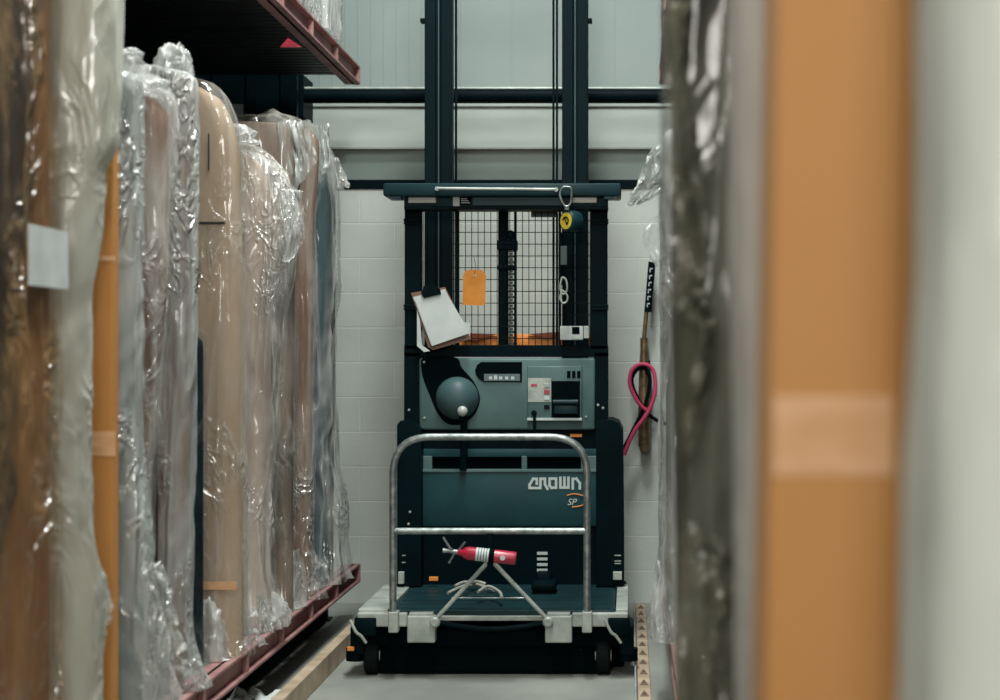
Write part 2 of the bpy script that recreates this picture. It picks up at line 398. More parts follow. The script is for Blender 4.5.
b = B(); pprism(b, [(280, 47), (288, 38), (302, 47)], 7.6, 7.62); obj('red_clip', b, M['red'], lr, label='bright red clip under the upper deck')
rr = rack('right', 'storage_rack', 'faded red steel rack on the right behind the blurred packages', .190, 1.6, .30, 2.94, 1.0, 9.92)

# ------------------------------------------------------------------ wrapped goods
def rrect(x0, x1, y0, y1, r, n):
    """n points round a rounded rectangle, with normals"""
    r = min(r, (x1-x0)*.45, (y1-y0)*.45)
    w_, h_ = x1-x0-2*r, y1-y0-2*r; segs = [w_, pi*r/2, h_, pi*r/2, w_, pi*r/2, h_, pi*r/2]; T = sum(segs); out = []
    for i in range(n):
        s = T*i/n; k = 0
        while s > segs[k]: s -= segs[k]; k += 1
        if k == 0: p, nn = (x0+r+s, y0), (0, -1)
        elif k == 2: p, nn = (x1, y0+r+s), (1, 0)
        elif k == 4: p, nn = (x1-r-s, y1), (0, 1)
        elif k == 6: p, nn = (x0, y1-r-s), (-1, 0)
        else:
            c = {1: (x1-r, y0+r), 3: (x1-r, y1-r), 5: (x0+r, y1-r), 7: (x0+r, y0+r)}[k]
            a0 = {1: -pi/2, 3: 0, 5: pi/2, 7: pi}[k]; a = a0+s/r
            nn = (cos(a), sin(a)); p = (c[0]+r*nn[0], c[1]+r*nn[1])
        out.append((p, nn, T*i/n))
    return out
def column(xf, xb, y0, y1, z0, z1, s, seed, n=90, m=60, r=.05, off=0, fold=.0, fine=.0, flare=0, prof=None, rx=.1, rz=.15, tuft=0, fl_h=.3, topn=5):
    bm = B(); rings = []
    xs0, xs1 = sorted((xf, xb))
    base = rrect(xs0-off, xs1+off, y0-off, y1+off, r+off, n)
    xm, ym = (xs0+xs1)/2, (y0+y1)/2
    H = z1-z0
    levels = [(z0+H*i/m, 1.0, 0.0) for i in range(m+1)]
    if topn:
        for k in range(1, topn+1):
            t = k/topn; levels.append((z1+(tuft*.25+.02)*sin(t*pi/2), 1-t*.97, t))
    for li, (z, sc, tt) in enumerate(levels):
        ring = []
        dz = max(0, (z-(z1-rz))/rz) if rz else 0; dz = min(dz, 1)
        rnd = (1-sqrt(max(0, 1-dz*dz)))
        dx = interp(prof, z)
        fz = max(0, 1-(z-z0)/fl_h) if flare else 0
        for (p, nn, q) in base:
            x, y = p
            fac = (nn[0]*s+1)/2      # 1 on the aisle side
            d = 0
            if fold:
                f1 = 1-abs(nz(q*7+seed*3.1, z*1.1, seed))*2.4
                f2 = nz(q*16+z*5, z*4.0+seed, seed*1.7)
                f3 = 1-abs(nz(q*11-z*4.2, z*6.0, seed+5))*2.6
                d += fold*(f1*.75+.25)+fold*.45*f3*(.5+.5*nz(q*2, z*1.7, seed+9))+fine*f2
                d = max(d, -.008)
            if fz:
                fl = flare*fz**1.7*(.65+.8*nz(q*5+seed, z*3, seed+2)+.30*(1-abs(nz(q*13+z*6, z*5, seed+4))*3))
                d += max(fl, 0)
            x += nn[0]*d; y += nn[1]*min(d*.9, .06)
            # round the top towards the rack, shift the profile on the aisle side
            u = (x-(xf if s > 0 else xf))
            wgt = max(0, 1-abs(x-xf)/.45)
            x += s*dx*wgt - s*rx*rnd*wgt
            y = ym+(y-ym)*(1-.25*rnd*min(1, rz*3))
            if sc < 1:
                x = xm+(x-xm)*(sc if sc > .5 else sc); y = ym+(y-ym)*sc
            zz = z
            if tt or tuft:
                zz += tuft*max(0, nz(x*9+seed, y*9, seed))*1.6*(1 if tt else max(0, (z-z1+.08)/.08))*(1-tt*.6)
            ring.append(bm.verts.new((x, y, zz)))
        rings.append(ring)
    for a, c in zip(rings, rings[1:]):
        for j in range(n): bm.faces.new((a[j], a[(j+1) % n], c[(j+1) % n], c[j]))
    bm.faces.new(rings[-1]); 
    if not fold: bm.faces.new(rings[0][::-1])
    return bm
GL = None
def package(name, label, cat, s, xf, xb, y0, y1, z0, z1, body, film, seed, prof=None, rx=.1, rz=.15, fold=.018, fine=.006, flare=.1, tuft=0, r=.05, bodyname='contents', fl_h=.3, bprof=None, group=None, bz=0, m=120):
    t = thing(name, label, cat, ((xf+xb)/2, (y0+y1)/2, z0), group)
    obj(bodyname, column(xf, xb, y0, y1, z0, z1-.02-bz, s, seed, 60, 40, r, 0, .006 if 0 else 0, 0, 0, bprof if bprof is not None else prof, rx, rz, 0), body, t, 50)
    if film: obj('plastic_wrap', column(xf, xb, y0, y1, z0+.004, z1, s, seed, 240, m, r, .010, fold, fine, flare, prof, rx, rz, tuft, fl_h), film, t, 75)
    return t
XB = -2.35; ZS = .30
SP = [  # nearest first
]
# nearest: dark and kraft item seen blurred at the left edge
def diag():
    m = mat('kraft_paper_with_dark_cloth', '8f5f34', .7, 0, '74491f', 4, (1, 1, .5), bump=.4, bs=12)
    nt = m.node_tree; N = nt.nodes; L = nt.links; bsdf = N['Principled BSDF']; rp = [n for n in N if n.type == 'VALTORGB'][0]
    g = N.new('ShaderNodeTexCoord'); sp = N.new('ShaderNodeSeparateXYZ'); L.new(g.outputs['Object'], sp.inputs[0])
    n = N.new('ShaderNodeTexNoise'); n.inputs['Scale'].default_value = 3.2; n.inputs['Detail'].default_value = 3; L.new(g.outputs['Object'], n.inputs['Vector'])
    a = N.new('ShaderNodeMath'); a.operation = 'MULTIPLY_ADD'; L.new(sp.outputs[2], a.inputs[0]); a.inputs[1].default_value = .30; L.new(n.outputs[0], a.inputs[2])
    b_ = N.new('ShaderNodeMath'); b_.operation = 'MULTIPLY_ADD'; L.new(sp.outputs[1], b_.inputs[0]); b_.inputs[1].default_value = -1.5; L.new(a.outputs[0], b_.inputs[2])
    r2 = N.new('ShaderNodeValToRGB'); r2.color_ramp.elements[0].position = .58; r2.color_ramp.elements[1].position = .70
    L.new(b_.outputs[0], r2.inputs[0])
    mx = N.new('ShaderNodeMix'); mx.data_type = 'RGBA'; L.new(r2.outputs[0], mx.inputs[0]); L.new(rp.outputs[0], mx.inputs[6]); mx.inputs[7].default_value = lin('0f0c0a')
    L.new(mx.outputs[2], bsdf.inputs['Base Color']); return m
M['diag'] = diag()
A1 = package('wrapped_furniture', 'blurred brown and black furniture in shiny plastic with a white label, at the left edge', 'package', 1, -1.53, XB, 3.95, 4.79, ZS, 2.70, M['diag'], M['p_warm'], 1, rx=.05, rz=.1, fold=.022, flare=.05)
b = B(); box(b, (-1.492, 4.46, Z_(286, 4.5)), (-1.488, 4.77, Z_(225, 4.5)), .001); obj('label_sticker', b, M['white'], A1, label='white paper label')
A2 = package('wrapped_mattress', 'tall slab in thick pale plastic left of the orange-brown carton', 'package', 1, -1.535, XB, 4.90, 5.04, ZS, 2.70, M['kraft'], M['p_milk2'], 2,
    prof=[(.4, .05), (.75, .06), (1.0, .03), (1.55, .03), (1.95, .06), (2.05, .10), (2.4, .115)], bprof=[(.4, 0), (1.6, -.02), (2.1, .02), (2.4, .03)], rx=.03, rz=.06, fold=.012, flare=.02)
t = thing('tall_carton', 'narrow orange-brown cardboard carton standing between pale plastic packages', 'carton', (-1.9, 5.20, ZS))
b = B(); box(b, (-2.3, 5.17, ZS), (-1.485, 5.23, 2.30), .006); obj('carton_body', b, M['carton'], t)
for z0_, z1_ in ((1.16, 1.23), (1.72, 1.735)):
    b = B(); box(b, (-1.56, 5.1675, z0_), (-1.478, 5.170, z1_)); obj('tape', b, M['tape'], t)
C_ = package('wrapped_mattress', 'grey-green package in creased plastic whose hem spills over the rack, right of the orange-brown carton', 'package', 1, -1.515, XB, 5.40, 5.55, ZS, 2.31, M['blueteal'], M['p_haze'], 3,
    prof=[(.35, .02), (.6, .03), (.9, .02), (1.3, .0)], rx=.04, rz=.05, fold=.018, flare=.11, fl_h=.8)
D_ = package('wrapped_cushion_stack', 'brown paper package with a loose clear plastic hood and low top, beside the grey-green one', 'package', 1, -1.51, XB, 5.74, 5.91, ZS, 2.30, M['kraft_dark'], M['p_clear'], 4,
    prof=[(.3, -.02), (.9, -.07), (1.3, -.03), (1.7, .0), (2.2, .01)], rx=.04, rz=.06, fold=.016, flare=.06, tuft=.03)
E_ = package('wrapped_board', 'flat grey plastic-covered board with a dark top, left of the tall kraft package', 'package', 1, -1.515, XB, 6.13, 6.25, ZS, 2.42, M['kraft_dark'], M['p_haze'], 5,
    prof=[(.3, -.02), (.9, .0), (2.3, .01)], rx=.03, rz=.04, fold=.010, flare=.06, tuft=.02)
F_ = package('kraft_paper_parcel', 'tall smooth kraft paper parcel with a rounded top and black tape lines', 'package', 1, -1.50, XB, 6.84, 6.99, ZS, 2.51, M['kraft'], M['p_thin'], 6,
    prof=[(.3, .01), (1.5, .01), (2.2, .0)], rx=.17, rz=.34, fold=.005, fine=.003, flare=.04, fl_h=.2)
b = B(); box(b, (-1.66, 6.824, 1.945), (-1.535, 6.8275, 1.955)); obj('tape_strip', b, M['black'], F_, label='level black tape')
b = B(); box(b, (-1.60, 6.824, 2.15), (-1.595, 6.8275, 2.29)); obj('tape_strip', b, M['black'], F_, label='upright black tape')
b = B(); box(b, (-1.68, 6.822, .56), (-1.49, 6.826, .59)); obj('tape_strip', b, M['tape'], F_, label='buff tape low on the parcel')
G_ = package('wrapped_armchair', 'pinkish package with rounded shoulder and shiny puffed plastic bulging into the aisle', 'package', 1, -1.51, XB, 7.45, 7.72, ZS, 2.34, M['pink'], M['p_clear'], 7,
    prof=[(.3, -.03), (.8, -.02), (1.3, .0), (1.6, .02), (1.8, .06), (2.0, .10), (2.2, .06), (2.33, .0)], bprof=[(.3, -.02), (1.6, -.02), (1.95, .01), (2.2, .0)], rx=.14, rz=.32, fold=.022, fine=.012, flare=.06, tuft=.03)
H_ = package('wrapped_chair', 'dark-topped brown package in thin plastic just beyond the pinkish one', 'package', 1, -1.50, XB, 8.00, 8.12, ZS, 2.50, M['kraft_two'], M['p_thin'], 8,
    prof=[(.3, -.01), (1.2, -.01), (2.0, .0), (2.4, .04)], rx=.05, rz=.10, fold=.010, flare=.04, tuft=.05)
package('wrapped_board', 'slim dusky brown board in film, second from the wall in the left row', 'package', 1, -1.50, XB, 8.46, 8.56, ZS, 2.54, M['kraft_dark'], M['p_thin'], 18,
    prof=[(.3, -.01), (2.0, .0), (2.4, .03)], rx=.04, rz=.08, fold=.010, flare=.06, tuft=.05)
I_ = package('wrapped_mattress', 'blue-green farthest package of the left row with plastic flap near its top', 'package', 1, -1.53, XB, 9.02, 9.34, ZS, 2.52, M['blueteal'], M['p_clear'], 9,
    prof=[(.3, .04), (.7, .05), (.95, .0), (1.6, .0), (2.1, .01), (2.4, .0)], bprof=[(.3, 0), (2.2, .01)], rx=.08, rz=.2, fold=.02, fine=.010, flare=.06, tuft=.06)

def sheet_flap(parent, left, right, D, film, seed, amp=.05, dd=0.0, name='plastic_flap'):
    """loose hanging piece of film between two measured edges, crumpled in depth"""
    n = 26; bm = B(); rows = []
    L1 = spline([P(x, y, D) for x, y in left], 8); R1_ = spline([P(x, y, D+dd) for x, y in right], 8)
    k = len(L1)
    for i in range(k):
        row = []
        for j in range(n+1):
            t_ = j/n; p = L1[i].lerp(R1_[i], t_)
            e = 1-abs(nz(i*.22+seed, j*.16, seed))*2.5
            p = p+Vector((.012*nz(i*.5, j*.4, seed+3), amp*(e-.5)+.25*amp*nz(i*.7, j*.7, seed), .012*nz(i*.5, j*.4, seed+8)))
            row.append(bm.verts.new(p))
        rows.append(row)
    for a, c in zip(rows, rows[1:]):
        for j in range(n): bm.faces.new((a[j], a[j+1], c[j+1], c[j]))
    return obj(name, bm, film, parent, 75)
def mound(parent, x, y, z, rx_, ry_, rz_, film, seed, name='plastic_flap'):
    bm = B(); bmesh.ops.create_icosphere(bm, subdivisions=5, radius=1)
    for v in bm.verts:
        c = v.co.normalized()
        f = 1+.32*(1-abs(nz(c.x*1.6+seed, c.y*1.6, c.z*1.6))*3)+.10*(1-abs(nz(c.x*4, c.y*4+seed, c.z*3))*3)
        q = c*f*.8; v.co = Vector((x+q.x*rx_, y+q.y*ry_, z+max(q.z, -.02)*rz_))
    return obj(name, bm, film, parent, 75)
M['p_crumple'] = plastic('crumpled_film', 'f2f4f2', .06, .34, .10, .22, 7, .5, (1, 1, .8), .56)
mound(C_, -1.60, 5.47, 2.29, .13, .08, .13, M['p_crumple'], 1)
mound(D_, -1.62, 5.82, 2.30, .14, .10, .06, M['p_crumple'], 3)
mound(E_, -1.57, 6.19, 2.40, .07, .07, .12, M['p_crumple'], 4)
mound(F_, -1.60, 6.76, ZS+.01, .09, .06, .22, M['p_crumple'], 5)
mound(G_, -1.66, 7.48, 2.33, .12, .08, .08, M['p_crumple'], 6)
mound(G_, -1.57, 7.62, ZS+.01, .12, .26, .13, M['p_crumple'], 7)
mound(H_, -1.55, 8.22, ZS+.01, .07, .14, .26, M['p_crumple'], 8)
mound(I_, -1.57, 8.90, ZS+.01, .07, .20, .16, M['p_crumple'], 9)
sheet_flap(I_, [(322, 150), (325, 200)], [(338, 158), (350, 186)], 9.2, M['p_clear'], 5, .03)
sheet_flap(I_, [(308, 128), (316, 190)], [(329, 123), (331, 165)], 8.75, M['p_haze'], 6, .03)
sheet_flap(H_, [(276, 122), (290, 200)], [(311, 120), (317, 160)], 8.0, M['p_haze'], 7, .03)
sheet_flap(G_, [(280, 190), (280, 220), (283, 262)], [(299, 190), (304, 232), (290, 262)], 7.42, M['p_crumple'], 9, .04)
sheet_flap(G_, [(256, 592), (258, 636)], [(266, 600), (276, 632)], 7.3, M['p_haze'], 11, .03)
sheet_flap(F_, [(222, 632), (228, 648)], [(256, 628), (267, 645)], 7.0, M['p_haze'], 14, .03)
sheet_flap(C_, [(140, 560), (150, 620), (140, 690)], [(162, 565), (176, 610), (184, 650)], 5.38, M['p_haze'], 15, .05)
sheet_flap(A2, [(96, 560), (92, 610), (90, 655)], [(106, 580), (112, 615), (100, 640)], 5.0, M['p_haze'], 12, .03)
package_print = B()
random.seed(3)
for k in range(26):
    x = 195+random.random()*4-(k//9); y = 268+k*.95+random.random(); pbox(package_print, x, y, x+1.6, y+1.1, 6.105, 6.108)
obj('printed_marks', package_print, M['black'], E_, label='small dark printed marks')

package('gap_shade_slab', 'narrow blue-black slab standing in for the shaded gap left of the tall kraft parcel', 'package', 1, -1.575, XB, 6.60, 6.68, ZS, 1.55, M['darkblue'], M['p_dark'], 31, rx=.03, rz=.05, fold=.006, fine=.003, flare=.02)  # slab added to paint the shade of the gap between packages
b = B(); box(b, (-1.80, 6.098, .50), (-1.60, 6.104, 1.50), .003); obj('gap_shade_pad', b, M['black'], E_, label='black pad standing in for the shaded gap on the lower half')  # dark strip added to paint the shaded gap beside this board
# bags on the upper deck
package('plastic_bag_bundle', 'clear plastic bag bundle on the upper deck of the left rack', 'bag', 1, XL-.02, -2.2, 7.3, 9.3, 3.042, 3.95, M['greyfab'], M['p_clear'], 12, rx=.08, rz=.2, fold=.05, fine=.02, flare=.0, tuft=.1, m=70, bprof=[(3, -.12), (4, -.12)])

# right-hand side packages (s = -1, aisle side is low X)
R0 = package('blanket_wrapped_furniture', 'grey blanket-wrapped package with torn clear plastic puffing out beside the wall cable', 'package', -1, .155, 1.0, 7.2, 7.8, ZS, 2.36, M['greyblanket'], M['p_clear'], 21,
    prof=[(.3, .02), (.75, .0), (1.6, -.01), (2.2, .0)], bprof=[(.3, 0), (2.3, 0)], rx=.03, rz=.06, fold=.022, fine=.012, flare=.03)
sheet_flap(R0, [(666, 138), (650, 152), (638, 180), (626, 206)], [(674, 150), (676, 170), (672, 186), (640, 204)], 7.4, M['p_haze'], 21, .05)
sheet_flap(R0, [(668, 208), (648, 222), (643, 240), (656, 266)], [(676, 210), (676, 228), (676, 246), (668, 268)], 7.35, M['p_crumple'], 23, .04)
mound(R0, .16, 7.4, ZS+.01, .07, .25, .35, M['p_crumple'], 24)
R1 = package('wrapped_sofa', 'blurred dark furniture in clear plastic, left of the tan carton on the right', 'package', -1, .085, .95, 3.25, 3.75, ZS, 2.5, M['olive'], M['p_dark'], 22,
    prof=[(.3, -.01), (1.0, -.01), (1.6, .0), (2.2, .0)], rx=.03, rz=.06, fold=.012, flare=.0)
M['p_olive'] = plastic('olive_tinted_film', '8f8c74', .12, .55, .10, .22, 7, .8, (1, 1, .3), .5)
sheet_flap(R1, [(684, 520), (676, 600), (676, 700), (680, 800)], [(738, 548), (748, 610), (752, 700), (752, 800)], 3.17, M['p_olive'], 41, .05)
sheet_flap(R1, [(668, 0), (668, 100), (672, 200), (670, 300)], [(690, 0), (684, 100), (712, 230), (700, 330)], 3.18, M['p_olive'], 42, .04)
sheet_flap(R1, [(690, 290), (700, 340), (684, 420)], [(708, 300), (716, 350), (690, 480)], 3.17, M['p_olive'], 43, .04)
R2 = package('wrapped_board', 'slim pale plastic-covered board pressed against the tan carton', 'package', -1, .155, .9, 2.32, 2.62, ZS, 2.5, M['greyfab'], M['p_milk3'], 23,
    prof=[(.3, -.025), (1.2, -.01), (1.7, .0), (2.2, .01)], rx=.03, rz=.06, fold=.007, fine=.003, flare=.0)
t = thing('tan_carton', 'large blurred tan cardboard carton with a buff tape band, at the right', 'carton', (.5, 1.96, ZS))
b = B(); plan = [(.150, 1.90), (.279, 1.90), (.350, 1.955), (.90, 2.03), (.90, 2.12), (.150, 2.12)]
va = [b.verts.new((x, y, ZS)) for x, y in plan]; vb_ = [b.verts.new((x, y, 2.4)) for x, y in plan]
b.faces.new(va); b.faces.new(vb_[::-1])
for k in range(6): b.faces.new((va[k], vb_[k], vb_[(k+1) % 6], va[(k+1) % 6]))
bmesh.ops.recalc_face_normals(b, faces=b.faces); bmesh.ops.bevel(b, geom=b.edges[:], offset=.006, segments=2, affect='EDGES')
bmesh.ops.transform(b, matrix=Matrix.Translation((.15, 0, 1.45)) @ Matrix.Rotation(math.radians(1.0), 4, 'Y') @ Matrix.Translation((-.15, 0, -1.45)), verts=b.verts)
obj('carton_body', b, M['carton2'], t)
b = B(); box(b, (.152, 1.8975, Z_(475, 1.9)), (.277, 1.8995, Z_(396, 1.9)), 0); obj('tape', b, M['tape'], t)
R3 = package('wrapped_mattress', 'near blurred package in milky white plastic at the right edge', 'package', -1, .263, .95, 1.38, 1.62, ZS, 2.4, M['greyfab'], M['p_milk4'], 24,
    prof=[(.3, .03), (1.2, .012), (1.6, .0), (2.2, -.012)], rx=.03, rz=.06, fold=.008, fine=.003, flare=.0)
# goods on the right upper deck, just showing past the blurred packages
for k in range(4):
    b = B(); box(b, (.17, 9.2, 3.05+k*.16), (.9, 9.85, 3.19+k*.16), .01)
    tag(obj('stacked_tray', b, M['rackred'], None), ['lowest', 'second lowest', 'second highest', 'topmost'][k]+' faded red tray of the stack on the right upper rack deck', 'tray', 'red trays on the right upper deck')

# ------------------------------------------------------------------ order picker truck
TR = thing('order_picker', 'black and teal order picker truck with tube guard rail at the aisle end', 'forklift', (X_(492, 8.1), 8.6, 0))
# deck
DF = 8.07
xl, xr = X_(357, DF), X_(628, DF); zt = Z_(611, DF)
b = B(); box(b, (xl+.14, DF+.03, zt-.03), (xr-.06, 9.05, zt), .004)
for i in range(7): box(b, (xl+.16, DF+.08+i*.13, zt), (xr-.08, DF+.085+i*.13, zt+.002))
obj('platform_deck', b, M['teal'], TR)
b = B(); box(b, (xl, DF+.03, zt-.02), (xl+.135, 9.0, zt+.004), .004); obj('side_plate', b, M['galv'], TR)
b = B(); box(b, (xr-.055, DF+.03, zt-.02), (xr, 9.0, zt+.004), .004); obj('side_plate', b, M['galv'], TR)
b = B(); pbox(b, 357, 613, 407, 627, DF, DF+.05, .006); pbox(b, 435, 616, 545, 621, DF+.01, DF+.04, .004); pbox(b, 572, 613, 628, 627, DF, DF+.05, .006); obj('front_beam', b, M['galv'], TR)
for xa, xb2 in ((407, 435), (545, 572)):
    b = B(); pbox(b, xa, 616, xb2, 643, DF-.02, DF+.06, .006); pbox(b, xa+2, 613, xb2-2, 617, DF-.015, DF+.05, .003)
    obj('fork_pocket', b, M['galv'], TR)
b = B(); b_pts = spline([P(435, 622, DF), P(465, 627, DF-.02), P(490, 629, DF-.03), P(520, 627, DF-.02), P(548, 622, DF)], 6); tube(b, b_pts, .012, 8); obj('step_bar', b, M['steel_black'], TR, 40)
# chassis under deck, its black skirt carried low to paint the truck's shade
b = B(); pbox(b, 378, 628, 600, 675, DF+.10, 10.3, .02); pbox(b, 360, 628, 626, 648, DF+.07, 9.9, .02); pbox(b, 364, 646, 624, 674, DF+.30, 9.8, .02)
pbox(b, 430, 640, 550, 668, DF+.12, DF+.3, .01)
obj('chassis', b, M['pit'], TR)
for xw in (365, 596):
    b = B(); z = .085; lathe(b, [(.03, 0), (.078, .004), (.085, .012), (.085, .055), (.078, .063), (.03, .067)], P(xw, 0, DF+.12) * 1 + Vector((0, 0, -P(xw, 0, DF+.12).z+z)), (1, 0, 0), 28)
    wv = obj('wheel', b, M['rubber'], TR, 40)
    b = B(); lathe(b, [(.028, -.004), (.028, .071)], P(xw, 0, DF+.12)+Vector((0, 0, -P(xw, 0, DF+.12).z+z)), (1, 0, 0), 16); obj('hub', b, M['galv'], wv, 40)
# corner bits: left side roller guides with an orange reflector
for sx, x0 in ((1, 350), (-1, 634)):
    b = B(); xa, xb2 = sorted((x0, x0+sx*14)); pbox(b, xa, 626, xb2, 655, DF+.02, DF+.30, .01); pbox(b, min(x0+sx*4, x0+sx*26), 618, max(x0+sx*4, x0+sx*26), 636, DF-.01, DF+.1, .006)
    c = P(x0+sx*6, 654, DF+.10); lathe(b, [(.02, -.03), (.045, -.028), (.045, .028), (.02, .03)], c, (0, 0, 1), 20)
    g = obj('corner_guide', b, M['steel_black'], TR, 35)
b = B(); pbox(b, 347, 647, 354, 651, DF+.0, DF+.02, .002); obj('orange_reflector', b, M['orange_p'], TR, label='small orange reflector')
b = B(); pbox(b, 429, 577, 438, 581, 8.9, 8.92, .002); obj('orange_reflector', b, M['orange_p'], TR, label='small orange reflector')
for xa in (350, 605):
    b = B(); tube(b, spline([P(xa, 620, DF-.02), P(xa+6, 632, DF-.03), P(xa+11, 636, DF-.02), P(xa+16, 643, DF-.01)], 5), .007, 7); obj('latch_lever', b, M['galv'], TR, 40)
# guard rail
gx0, gx1 = 393, 587; rr_ = .0165; DG = DF-.03
b = B(); tube(b, arc_path([P(gx0, 632, DG), P(gx0, 437, DG), P(gx1, 437, DG), P(gx1, 632, DG)], .17, 10), rr_, 14); GR = obj('guard_rail', b, M['chrome'], TR, 40)
b = B(); tube(b, [P(gx0, 531, DG), P(gx1, 531, DG)], .0155, 12); obj('cross_tube', b, M['chrome'], GR, 40)
for xa in (gx0, gx1):
    b = B(); pbox(b, xa-5, 612, xa+5, 633, DG-.02, DG+.05, .005); obj('rail_socket', b, M['galv'], GR)
b = B(); pbox(b, 487, 533, 493, 566, DG-.012, DG+.012, .003); obj('hanger_plate', b, M['steel_black'], GR)
for xa, xb2 in ((488, 435), (493, 548)):
    b = B(); tube(b, [P(xa, 562, DG), P(xb2, 620, DG)], .010, 10); c = P(xb2, 622, DG); lathe(b, [(.02, -.02), (.024, -.01), (.024, .012), (.016, .02)], c, (0, -1, 0), 14)
    obj('brace', b, M['galv'], GR, 40)
b = B(); tube(b, [P(452, 598, DG+.02), P(530, 598, DG+.02)], .0035, 6); obj('retaining_wire', b, M['chrome'], GR, 40)

# side columns and console
DC = 9.0
b = B(); pprism(b, [(397, 586), (397, 425), (400, 421), (412, 421), (421, 430), (421, 586)], DC-.12, DC+.35); obj('side_housing', b, M['steel_black'], TR)
b = B(); pprism(b, [(596, 586), (596, 421), (612, 420), (619, 423), (623, 431), (624, 540), (624, 586)], DC-.12, DC+.35); obj('side_housing', b, M['steel_black'], TR)
b = B(); pbox(b, 419, 526, 597, 586, DC+.0, DC+.1, .01); pbox(b, 404, 352, 420, 430, DC, DC+.2, .004); pbox(b, 594, 352, 608, 430, DC, DC+.2, .004); pbox(b, 404, 345, 608, 357, DC, DC+.2, .004)
pbox(b, 419, 428, 597, 452, DC+.02, DC+.12, .004); obj('console_frame', b, M['steel_black'], TR)
# lower cover
b = B(); pbox(b, 419, 471, 597, 527, DC-.03, DC+.06, .012); pbox(b, 419, 449, 597, 457, DC-.01, DC+.05, .003)
LC = obj('lower_cover', b, M['cover'], TR, 45)
b = B(); pbox(b, 419, 456, 432, 472, DC-.02, DC+.05, .003); pbox(b, 521.5, 456, 527, 472, DC-.02, DC+.05, .003); pbox(b, 581, 456, 597, 472, DC-.02, DC+.05, .003); pbox(b, 419, 469.5, 597, 472.5, DC-.035, DC+.05, .003)
obj('vent_frame', b, M['teal_panel'], LC)
many('vent_slot', [(431, 457, 522, 470, DC+.03, DC+.04), (526, 457, 582, 470, DC+.03, DC+.04)], M['pit'], LC)
# CROWN lettering, drawn as strokes
def strokes(name, lets, x0, y0, sx, sy, D, w_, m, parent, slant=0):
    b = B()
    for L_ in lets:
        for seg in L_:
            pts = [P(x0+px*sx+(1-py)*slant, y0+(py)*sy, D) for px, py in seg]
            for a, c in zip(pts, pts[1:]):
                q_ = len(b.verts)//8*.00012; a = a+Vector((0, q_, 0)); c = c+Vector((0, q_, 0)); d = (c-a); L0 = d.length; ang = math.atan2(d.z, d.x)
                box(b, (-w_/2, -.0015, -w_/2), (L0+w_/2, .0015, w_/2), 0, Matrix.Translation(a) @ Matrix.Rotation(-ang, 4, 'Y'))
    return obj(name, b, m, parent)
let = [[[(185, 170), (185, 110), (140, 110), (95, 185), (95, 225), (228, 225), (232, 110), (285, 110), (288, 180), (318, 235)]],
 [[(345, 108), (425, 108), (425, 222), (370, 222), (345, 195), (345, 108)]],
 [[(480, 98), (480, 220), (580, 220), (580, 98)], [(530, 215), (530, 98)]],
 [[(635, 230), (635, 110), (680, 110), (722, 165), (722, 230)]]]
strokes('brand_lettering', [[[(x/12.5, y/12.5) for x, y in sg] for sg in L_] for L_ in let], 522, 470, 1, 1, DC-.033, .0125, M['white2'], LC, 0)
text('model_lettering', 'SP', .045, P(567, 505, DC-.033), M['white2'], LC, shear=.3)
b = B()
for pts in ([(567, 495.5), (574, 494), (582, 495.5), (588, 498)], [(572, 507), (578, 506.5), (583, 505), (589, 502)]):
    tube(b, spline([P(x, y, DC-.033) for x, y in pts], 5), .003, 6)
obj('orange_swoosh', b, M['orange_p'], LC, 40, label='orange swoosh lines')
# upper console
b = B(); pbox(b, 419, 358, 595, 430, DC-.02, DC+.08, .012); UC = obj('upper_console', b, M['teal_panel'], TR, 45)
b = B(); pprism(b, [(481, 362), (522, 362), (522, 382), (484, 382), (479, 379), (476, 375), (475, 370), (477, 365)], DC-.024, DC-.019); obj('display_recess', b, M['pit'], UC)
b = B(); pbox(b, 484, 374, 520, 381, DC-.028, DC-.023, .001); obj('display', b, mat('display_glass', '55666a', .3), UC)
text('display_lettering', 'F1 2.8', .018, P(492, 380, DC-.030), M['white2'], UC) if 0 else None
b = B()
for x in (489, 494, 499, 505, 511): pbox(b, x, 375.5+(x % 2), x+3.2, 379.5, DC-.030, DC-.027)
obj('display_digits', b, M['white2'], UC)
# steering dome: dark teardrop base + dome + knob
b = B(); c = P(458, 402, DC-.02); pprism(b, [(q.x, q.y) for q in spline([Vector(p_+(0,)) for p_ in ((421, 366), (423, 358), (440, 357), (457, 358), (462, 368), (474, 382), (480, 399), (474, 415), (462, 424), (448, 424), (438, 414), (430, 396), (423, 378), (421, 366))], 5)[:-1]], DC-.022, DC-.02); obj('tiller_base', b, M['pit'], UC)
b = B(); R_ = .105; lathe(b, [(R_*1.0, 0), (R_*1.02, .02), (R_*.98, .04), (R_*.86, .065), (R_*.66, .088), (R_*.38, .102), (R_*.1, .107)], P(457.5, 398, DC-.02), (0, -1, 0), 32); SW = obj('steering_tiller', b, M['tiller'], UC, 50)
b = B(); lathe(b, [(.012, -.0), (.024, .012), (.026, .03), (.02, .04), (.006, .044)], P(463, 411, DC-.10), (0, -1, 0), 18); obj('knob', b, M['galv'], SW, 50)
b = B(); tube(b, spline([P(463, 415, DC-.09), P(464, 430, DC-.07), P(464, 448, DC-.06), P(463, 470, DC-.05)], 5), .018, 8); obj('tiller_stalk', b, M['steel_black'], UC, 40)
